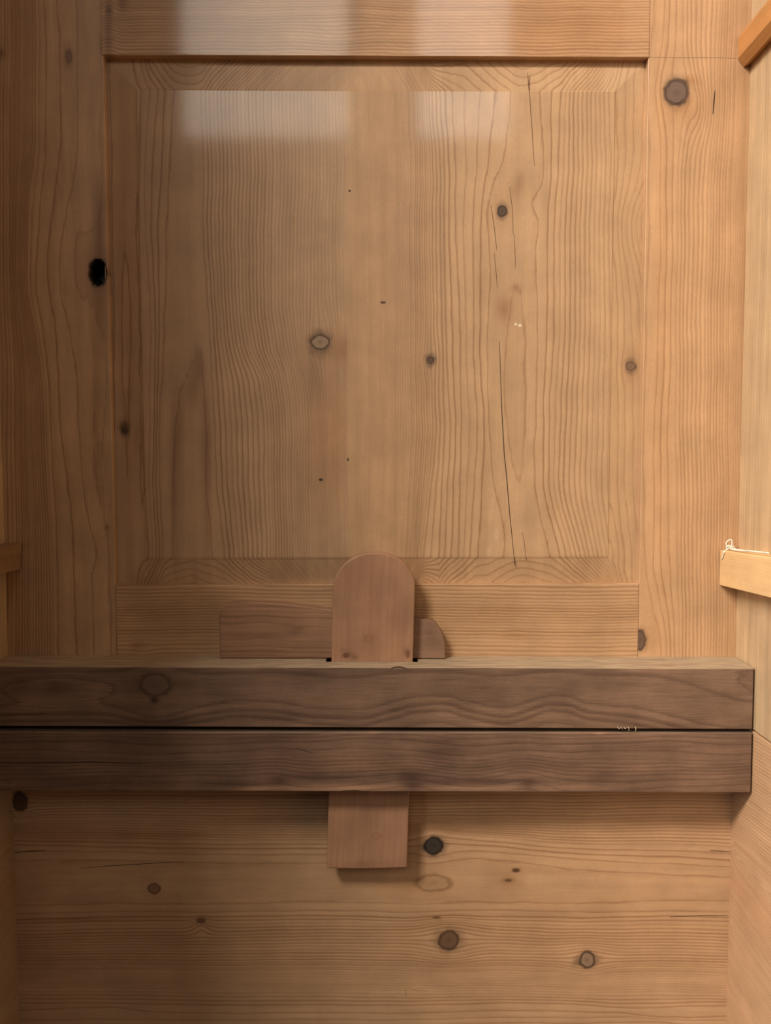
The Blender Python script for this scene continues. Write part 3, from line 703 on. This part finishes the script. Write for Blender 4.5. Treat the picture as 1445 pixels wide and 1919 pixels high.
# ================================================================== DARK CROSS BARS
TX0, TX1 = PY(616, 1238, -0.0145)[0], PY(778, 1238, -0.0145)[0]
def bar(name, pyt_l, pyt_r, pyb_l, pyb_r, ringf, tintf, mat, label, slot):
    yf = -BARD
    zl, zr = PY(0, pyt_l, yf)[2], PY(1418, pyt_r, yf)[2]
    bl_, br_ = PY(0, pyb_l, yf)[2], PY(1418, pyb_r, yf)[2]
    xa, xb = PY(0, 1300, yf)[0], PY(1418, 1300, yf)[0]
    top = lambda u: zl + (zr - zl) * (u - xa) / (xb - xa)
    bot = lambda u: bl_ + (br_ - bl_) * (u - xa) / (xb - xa)
    x0, x1 = -XW + 0.0004, XW - 0.0012
    g = Geo()
    yb = -0.0168
    slab(g, axis(x0, x1, 0.0016, 0.0008), bot, top, front(yf), ringf, tintf, BARD + yb, r=0.0008, stepv=0.0008, bl=2, kd=260, back=True, sub=8)
    for a, b in ((x0, slot[0]), (slot[1], x1)):
        slab(g, axis(a, b, 0.003, 0.0001), bot, top, front(yb), ringf, tintf, -yb - 0.0002, r=0, stepv=0.004, kd=260, sub=8)
    root = (0, 0, float(bot(0.0)))
    o = build(name, g, mat, None, root)
    tag(o, label, 'bar')
    return o, root
def ubar_disp(px):
    xs = [-40, 0, 200, 290, 380, 450, 520, 587, 674, 726, 778, 830, 880, 945, 997, 1031, 1059, 1100, 1187, 1311, 1440]
    ys = [6, 4, 2, 4, 2, -4, -3, 6, 12, 1, -14, -18, -4, 8, -6, -17, -16, -2, 8, 34, 60]
    return pchip(xs, ys, px)
def ubar_ring(U, V):
    px, py = to_px(U, np.full_like(U, -BARD), V)
    h = np.clip((py - 1252) / 70.0, 0, 1.4)
    w = np.sin(np.clip(h, 0, 1) * pi / 2)
    d = py - ubar_disp(px) * w
    d = knot_warp(px, d, [(292, 1285, 27, .85, 2.2)]) - 8*np.exp(-((px - 290)/55.0)**2 - ((py - 1335)/26.0)**2)
    d = d + wob(px + py, 61, 0.8, 240)
    f = (d - 1250) / 27.0 + 0.55*np.sin((d - 1250)/15.0)
    f += 1.3 * bump2(px, py, 110, 1288, 85, 24)
    return f
def bar_tint(seed):
    def f(U, V):
        px, py = to_px(U, np.full_like(U, -BARD), V)
        t = T4(U, (1, 1, 1)); r = random.Random(seed)
        for k in range(16):
            cx = r.uniform(0, 1445); cy = r.uniform(1250, 1365) if seed == 1 else r.uniform(1372, 1485)
            v = r.uniform(0.82, 1.14); spot(t, px, py, cx, cy, r.uniform(30, 170), r.uniform(5, 20), (v, v*0.99, v*0.97))
        if seed == 1:
            spot(t, px, py, 290, 1283, 24, 20, (1.18, 1.14, 1.1), 0.3); spot(t, px, py, 290, 1310, 8, 8, (0.55, 0.5, 0.48)); spot(t, px, py, 250, 1285, 20, 20, (.85, .82, .8)); spot(t, px, py, 335, 1280, 22, 16, (.85, .82, .8))
            spot(t, px, py, 40, 1290, 24, 18, (.8, .76, .74)); spot(t, px, py, 940, 1345, 160, 14, (1.14, 1.13, 1.1)); spot(t, px, py, 850, 1310, 120, 14, (1.16, 1.15, 1.12)); spot(t, px, py, 1040, 1340, 120, 8, (1.12, 1.12, 1.1)); spot(t, px, py, 1320, 1350, 60, 12, (1.12, 1.1, 1.08))
        else:
            spot(t, px, py, 523, 1463, 18, 9, (.5, .45, .45)); spot(t, px, py, 770, 1452, 34, 15, (.52, .48, .48)); spot(t, px, py, 775, 1474, 16, 8, (.6, .55, .55)); spot(t, px, py, 620, 1457, 110, 6, (.66, .63, .66)); spot(t, px, py, 990, 1470, 16, 12, (.58, .55, .56)); spot(t, px, py, 900, 1464, 110, 6, (.68, .65, .68)); spot(t, px, py, 430, 1468, 60, 6, (.72, .7, .7)); spot(t, px, py, 160, 1466, 110, 14, (.72, .68, .66))
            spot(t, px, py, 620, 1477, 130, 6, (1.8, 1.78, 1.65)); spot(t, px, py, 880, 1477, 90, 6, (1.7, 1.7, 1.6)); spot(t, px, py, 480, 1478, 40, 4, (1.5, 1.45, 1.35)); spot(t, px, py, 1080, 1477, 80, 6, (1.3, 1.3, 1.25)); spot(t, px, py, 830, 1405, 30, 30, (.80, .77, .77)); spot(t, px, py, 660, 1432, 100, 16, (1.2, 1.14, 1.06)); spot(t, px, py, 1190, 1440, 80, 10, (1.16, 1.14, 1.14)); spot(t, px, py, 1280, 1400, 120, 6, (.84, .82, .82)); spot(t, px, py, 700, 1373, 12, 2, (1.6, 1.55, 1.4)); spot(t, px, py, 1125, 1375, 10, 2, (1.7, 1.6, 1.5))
        return t
    return f
def lbar_ring(U, V):
    px, py = to_px(U, np.full_like(U, -BARD), V)
    h = np.clip((py - 1375) / 90.0, 0, 1.2)
    d = py + h * (9*np.exp(-((px - 770)/60.0)**2) + 6*np.exp(-((px - 523)/40.0)**2) + 12*np.exp(-((px - 985)/50.0)**2) + 4*np.sin(px/210.0)) + wob(px, 71, 1.0, 300)
    d = d + 5*np.exp(-((px - 720)/120.0)**2)
    return (d - 1370) / 9.5 + 0.6*np.sin((d - 1370)/11.0) + 0.25*np.sin(px/90.0 + d/20.0)
WAL_E = (0.205, 0.125, 0.082); WAL_L = (0.085, 0.046, 0.030)
M_WAL = wood('walnut_upper', WAL_E, WAL_L, 'h', wide=True, line=0.62, soft=0.75, streak=0.17, rough=0.5, bump=0.3, mottled=0.08, dust=0.9, fibre=1.8, knots=[kn(291, 1283, 27, 21, (0.165, 0.104, 0.070), (0.075, 0.045, 0.031), 0.55, (1.9, 1.35), 0.75, -BARD), kn(289, 1312, 4, 4, (0.04, 0.025, 0.018), (0.06, 0.035, 0.025), 0.6, (3, 2.5), 0.8, -BARD)])
M_WAL2 = wood('walnut_lower', (0.195, 0.116, 0.077), WAL_L, 'h', line=0.55, soft=0.7, streak=0.17, rough=0.5, bump=0.3, mottled=0.10, dust=0.3, fibre=1.8)
ub, ubr = bar('wooden_bar', 1249, 1253, 1361, 1367, ubar_ring, bar_tint(1), M_WAL, 'upper of the two dark walnut bars, with a wavy swirling grain and pale dusty top', (TX0 - 0.0018, TX1 + 0.0018))
lb, lbr = bar('wooden_bar', 1371.5, 1374, 1482, 1486, lbar_ring, bar_tint(2), M_WAL2, 'lower of the two dark walnut bars, straight grained, just under the dark gap', (TX0 - 0.003, TX1 + 0.003))
ub['group'] = lb['group'] = 'dark walnut bars across the cabinet'
for pts, w in (([(0, 1340), (30, 1339), (70, 1338), (88, 1337)], .0005), ([(730, 1254), (738, 1250.5), (750, 1249.5), (760, 1252), (767, 1257)], .0004)):
    crack('crack', pts, w, DARK, ub, -BARD, ubr)
for pts, w in (([(0, 1428), (30, 1430), (100, 1429), (170, 1428), (230, 1430), (268, 1431)], .0007), ([(552, 1402), (570, 1406), (585, 1411)], .0004), ([(640, 1482), (665, 1481.5), (695, 1483)], .0006)):
    crack('crack', pts, w, DARK, lb, -BARD, lbr)
PALE = plain('pale_fibre', (0.62, 0.50, 0.36), 0.7)
def tube(name, pts, r, mat, parent=None, root=(0, 0, 0), ns=6):
    P_ = [np.array(p, float) for p in pts]; n = len(P_); v = []; f = []
    for i, p in enumerate(P_):
        t = P_[min(n-1, i+1)] - P_[max(0, i-1)]; t /= np.linalg.norm(t) + 1e-12
        a = np.cross(t, [0.3, 1, 0.2]); a /= np.linalg.norm(a); b = np.cross(t, a)
        for k in range(ns):
            q = p + r * (a*cos(2*pi*k/ns) + b*sin(2*pi*k/ns)) - np.array(root); v.append(tuple(q))
    for i in range(n-1):
        for k in range(ns): f.append((i*ns+k, i*ns+(k+1) % ns, (i+1)*ns+(k+1) % ns, (i+1)*ns+k))
    f += [tuple(range(ns))[::-1], tuple(range((n-1)*ns, n*ns))]
    me = bpy.data.meshes.new(name); me.from_pydata(v, [], f); me.materials.append(mat); me.update()
    for p in me.polygons: p.use_smooth = True
    o = bpy.data.objects.new(name, me); C.objects.link(o)
    if parent is not None: o.parent = parent
    return o
for pts in ([(1157, 1362), (1160, 1366), (1164, 1363), (1167, 1367)], [(1169, 1363), (1172, 1366), (1174, 1363)], [(1177, 1362), (1179, 1366), (1178, 1370)], [(1191, 1362), (1192, 1366), (1191, 1370)]):
    tube('splinter', [PY(x, y, -BARD - 0.0002) for x, y in pts], 0.00022, PALE, ub, ubr)

# ================================================================== LOCKING TONGUE (round-topped board standing in the slot of both beams)
YT0, YT1 = -0.0164, -0.0096
def outline_interp(pts): 
    xs = [p[0] for p in pts]; zs = [p[1] for p in pts]
    return lambda u: pchip(xs, zs, u)
tl, tr_ = PY(624, 1100, YT0), PY(778, 1100, YT0)
txc = (tl[0] + tr_[0]) / 2; tw = (tr_[0] - tl[0]) / 2
tz_top = PY(700, 1036, YT0)[2]; tz_sh = PY(700, 1104, YT0)[2]; tz_bot = PY(690, 1627, YT0)[2]
tlean = (PY(613, 1600, YT0)[0] - tl[0]) / (tl[2] - PY(613, 1600, YT0)[2])
def t_top(u):
    q = np.clip(np.abs(u - txc) / tw, 0, 1)
    return tz_sh + (tz_top - tz_sh) * (1 - q**2.15) ** (1/2.0)
def t_place(u, v, d):
    return u + (tl[2] - v) * tlean, YT0 + d, v
def t_ring(U, V):
    px, py = to_px(U, np.full_like(U, YT0), V)
    return (px - 620 + wob(py, 81, 1.2, 260) + 0.03*(py - 1100)) / 15.0 + 0.5*np.sin(px/17.0)
def t_tint(U, V):
    px, py = to_px(U, np.full_like(U, YT0), V)
    t = T4(U, (1, 1, 1)); t[..., 3] = 0.8
    for (x, y, rx, ry, k) in ((690, 1122, 4, 5, 1.15), (655, 1226, 10, 6, .62), (668, 1232, 8, 5, .6), (765, 1222, 6, 9, .66), (645, 1218, 4, 3, .7), (700, 1160, 12, 120, .95), (745, 1180, 8, 100, .93), (690, 1195, 9, 7, .88), (640, 1560, 5, 70, 1.06), (735, 1560, 5, 80, 1.05), (700, 1620, 60, 8, .85), (660, 1075, 30, 30, 1.03)):
        spot(t, px, py, x, y, rx, ry, (k, k*.97, k*.95))
    # faint dent line across
    return t
M_TON = wood('pearwood_tongue', (0.365, 0.202, 0.118), (0.27, 0.138, 0.078), 'v', line=0.3, soft=0.8, streak=0.09, rough=0.48, bump=0.2, fibre=0.8, mottled=0.05,
             knots=[kn(690, 1122, 3.5, 4.5, (0.45, 0.26, 0.16), (0.27, 0.13, 0.07), 0.2, (1.5, 1.5), .8, YT0), kn(694, 1196, 7, 5, (0.36, 0.185, 0.105), (0.24, 0.115, 0.065), 0.2, (1.5, 1.5), .6, YT0), kn(652, 1228, 5, 4, (0.13, 0.06, 0.035), (0.17, 0.08, 0.045), 0.7, (2.4, 1.5), .8, YT0), kn(768, 1226, 3, 7, (0.15, 0.07, 0.04), (0.2, 0.09, 0.05), 0.6, (2.2, 1.6), .6, YT0),
                    kn(719, 1566, 8, 6, (0.37, 0.19, 0.11), (0.27, 0.13, 0.075), 0.1, (1.2, 1.2), .7, YT0)])
uu = txc + tw * np.sin(np.linspace(-pi/2, pi/2, 90)); uu[1:-1] = uu[1:-1]
g = Geo(); slab(g, uu, lambda u: np.full_like(u, tz_bot) - 0.0006*np.cos((u - txc)/tw*1.5), t_top, t_place, t_ring, t_tint, YT1 - YT0, r=0.0011, stepv=0.0012, bl=1, kd=150)
ton = build('locking_tongue', g, M_TON, None, (txc, YT1, tz_bot))
tag(ton, 'reddish-brown round-topped wooden tongue standing upright behind both dark bars', 'latch')

# ================================================================== WEDGE lying on the upper bar behind the tongue
YW0 = -0.0088
wpts = [(411, 1234, 1158), (413, 1234, 1150), (417, 1234, 1141), (424, 1234, 1134), (434, 1234, 1130), (450, 1234, 1128.5), (520, 1234, 1131), (625, 1234, 1143), (700, 1234, 1150), (778, 1234, 1160), (804, 1234, 1162), (814, 1234, 1166), (822, 1234, 1175), (829, 1234, 1187), (833, 1234, 1200), (835, 1234, 1214)]
wx = [PY(a, 1190, YW0)[0] for a, b, c in wpts]; wz = [PY(a, c, YW0)[2] for a, b, c in wpts]
wzb = PY(600, 1235, YW0)[2]
xa_, xb_ = PY(0, 1300, -BARD)[0], PY(1418, 1300, -BARD)[0]
zl_, zr_ = PY(0, 1249, -BARD)[2], PY(1418, 1253, -BARD)[2]
bar_top = lambda u: zl_ + (zr_ - zl_) * (u - xa_) / (xb_ - xa_)
def w_ring(U, V):
    px, py = to_px(U, np.full_like(U, YW0), V)
    return (py - 1120 - 0.03*(px - 420) + wob(px, 91, 1.2, 200)) / 14.0 + 0.6*np.sin(py/13.0)
def w_tint(U, V):
    px, py = to_px(U, np.full_like(U, YW0), V)
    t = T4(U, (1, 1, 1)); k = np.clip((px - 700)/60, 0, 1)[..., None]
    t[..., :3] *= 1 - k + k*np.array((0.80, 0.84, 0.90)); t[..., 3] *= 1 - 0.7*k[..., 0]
    for (x, y, rx, ry, c) in ((470, 1160, 50, 7, .82), (560, 1178, 16, 3, .7), (552, 1186, 12, 3, .7), (470, 1190, 70, 6, .84), (580, 1150, 40, 8, 1.25), (600, 1170, 30, 12, 1.12), (500, 1224, 120, 9, .82), (805, 1185, 12, 14, .82), (815, 1200, 16, 14, .85)):
        spot(t, px, py, x, y, rx, ry, (c, c*.98, c*.96))
    return t
M_WED = wood('wedge_wood', (0.325, 0.182, 0.108), (0.17, 0.082, 0.046), 'h', line=0.5, soft=0.9, streak=0.14, rough=0.55, bump=0.35, fibre=1.2)
us = np.unique(np.concatenate([np.linspace(wx[0], wx[5], 26), np.linspace(wx[5], wx[9], 90), np.linspace(wx[9], wx[-1], 40)]))
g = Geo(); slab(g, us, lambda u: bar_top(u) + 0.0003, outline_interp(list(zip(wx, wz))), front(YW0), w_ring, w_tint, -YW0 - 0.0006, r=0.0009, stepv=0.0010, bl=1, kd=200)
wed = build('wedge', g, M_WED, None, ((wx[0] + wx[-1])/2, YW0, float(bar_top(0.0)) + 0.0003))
tag(wed, 'low brown wooden wedge with rounded ends lying on the upper bar behind the tongue', 'wedge')

# ================================================================== BATTENS along the side walls
def batten(name, prof, dirv, length, mat, label, base):
    """prof: closed outline in (X, Z) at the back end; swept along dirv by length (grid along the run)"""
    n = len(prof); ns = 24
    g = Geo(); P_ = np.array(prof); r2 = np.diff(np.concatenate([P_, P_[:1]]), axis=0)
    per = np.concatenate([[0], np.cumsum(np.sqrt((r2**2).sum(1)))])
    v = []; rg = []; bd = []; tt = []; f = []
    sub = []
    for k in range(n):
        for q in range(6):
            t = q/6; sub.append(P_[k]*(1-t) + P_[(k+1) % n]*t)
    sub = np.array(sub); m = len(sub)
    for i in range(ns + 1):
        s = length * i / ns
        for k, (x, z) in enumerate(sub):
            v.append((x + dirv[0]*s, base + dirv[1]*s, z + dirv[2]*s))
            rg.append((z*1000*0.55 + x*1000*0.35) * 1.2 + 0.12*sin(s*90) ); bd.append((s*1000, z*1000 + x*400, x*1000))
    for i in range(ns):
        for k in range(m): f.append((i*m+k, i*m+(k+1) % m, (i+1)*m+(k+1) % m, (i+1)*m+k))
    f += [tuple(range(m))[::-1], tuple(range(ns*m, ns*m+m))]
    v = np.array(v); g.add(v, f, np.array(rg), np.array(bd), np.ones((len(v), 4)))
    root = (float(v[:, 0].mean()), float(base), float(v[:, 2].min()))
    o = build(name, g, mat, None, root); tag(o, label, 'batten', 'battens on the cabinet side walls')
    return o
def direction(pa, X, pb):
    q = PX(pb[0], pb[1], X); d = q - np.array(pa); d[0] = 0; return d / np.linalg.norm(d)
M_BAT = wood('new_batten', (0.78, 0.53, 0.27), (0.64, 0.40, 0.18), 'h', line=0.35, soft=0.6, streak=0.07, rough=0.5)
M_BAT2 = wood('orange_batten', (0.50, 0.235, 0.075), (0.40, 0.17, 0.05), 'h', line=0.3, soft=0.6, streak=0.06, rough=0.5)
M_BAT3 = wood('brown_batten', (0.34, 0.20, 0.10), (0.17, 0.085, 0.038), 'h', line=0.8, soft=0.5, streak=0.08, rough=0.5)
WX = XW - 0.0002
YB = -0.0012
# right, middle height
a = PY(1350, 1031, YB); b = PY(1350, 1097, YB); dr = direction(a, a[0], (1445, 1045))
batten('batten', [(a[0], b[2] + 0.0005), (a[0] + 0.0006, b[2]), (WX, b[2]), (WX, a[2]), (a[0] + 0.0006, a[2]), (a[0], a[2] - 0.0005)][::-1], dr, 0.13, M_BAT, 'pale yellow batten on the right wall with white thread tied round its end', YB)
batA = (a, b, dr)
# right, top
a2 = PY(1383, 74, YB); b2 = PY(1383, 110, YB); c2 = PY(1394, 125, YB); dr2 = direction(b2, b2[0], (1445, 38))
batten('batten', [(b2[0], b2[2]), (c2[0], c2[2]), (c2[0] + 0.0025, c2[2] + 0.0008), (WX, c2[2] + 0.002), (WX, a2[2] + 0.006), (a2[0] + 0.005, a2[2] + 0.006), (a2[0] + 0.0012, a2[2] + 0.003), (a2[0], a2[2])][::-1], dr2, 0.13, M_BAT2, 'orange-brown batten at the very top of the right wall, darker underneath', YB)
# left
a3 = PY(41, 1018, YB); b3 = PY(39, 1066, YB); dr3 = direction(a3, a3[0], (0, 1026))
batten('batten', [(a3[0], a3[2]), (-WX, a3[2]), (-WX, b3[2] - 0.0), (b3[0] - 0.0004, b3[2])][::-1], dr3, 0.13, M_BAT3, 'brown batten with close dark grain on the left wall', YB)

# ================================================================== WHITE THREAD round the right batten
WHITE = plain('white_cotton', (0.85, 0.80, 0.70), 0.8)
ax0 = batA[0][0]; zt = batA[0][2]
th = bpy.data.objects.new('thread', None); C.objects.link(th)
throot = (ax0 + 0.004, YB - 0.004, zt); th.location = throot
tag(th, 'white cotton thread knotted over the end of the pale batten on the right wall', 'thread')
yk = -0.006
def pk(x, y, dy=0.0): return PY(x, y, yk + dy)
def smooth_pts(pts, n=6):
    P_ = np.array(pts); t = np.arange(len(P_)); tq = np.linspace(0, len(P_)-1, (len(P_)-1)*n + 1)
    return np.stack([pchip(t, P_[:, k], tq) for k in range(3)], 1)
def thr(name, pts, r=0.00045):
    return tube(name, smooth_pts(pts), r, WHITE, th, throot)
thr('loop', [pk(1364, 1028), pk(1361, 1018), pk(1365, 1013), pk(1370, 1011), pk(1372, 1017), pk(1371, 1024), pk(1368, 1028)])
thr('loop', [pk(1360, 1026, -.001), pk(1366, 1022, -.002), pk(1372, 1026, -.002), pk(1366, 1029, -.001), pk(1361, 1027, -.001)])
thr('strand', [pk(1360, 1025, -.001), pk(1367, 1024, -.0022), pk(1374, 1025, -.001), pk(1380, 1029)], 0.0004)
thr('strand', [pk(1376, 1023), pk(1368, 1027, -.002), pk(1361, 1029, -.001)], 0.0004)
def on_face(x, y):
    p = PX(x, y, ax0 - 0.0005); return p
fp = PX(1357, 1036, ax0 - 0.0006)
thr('strand', [pk(1370, 1027, -.001), pk(1363, 1030, -.001), PX(1357.5, 1034, ax0 - .0006), PX(1355.5, 1040, ax0 - .0006), PX(1353, 1047, ax0 - .0006)], 0.0006)
thr('strand', [pk(1370, 1026, -.002), (ax0 + 0.003, -0.012, zt + 0.0018), (ax0 + 0.002, -0.028, zt + 0.0026), (ax0 + 0.0015, -0.045, zt + 0.0042), (ax0 + 0.0022, -0.058, zt + 0.0049), (ax0 + 0.0012, -0.070, zt + 0.0058)], 0.0006)
thr('strand', [pk(1372, 1027, -.002), (ax0 + 0.005, -0.014, zt + 0.0020), (ax0 + 0.004, -0.032, zt + 0.003)], 0.0005)
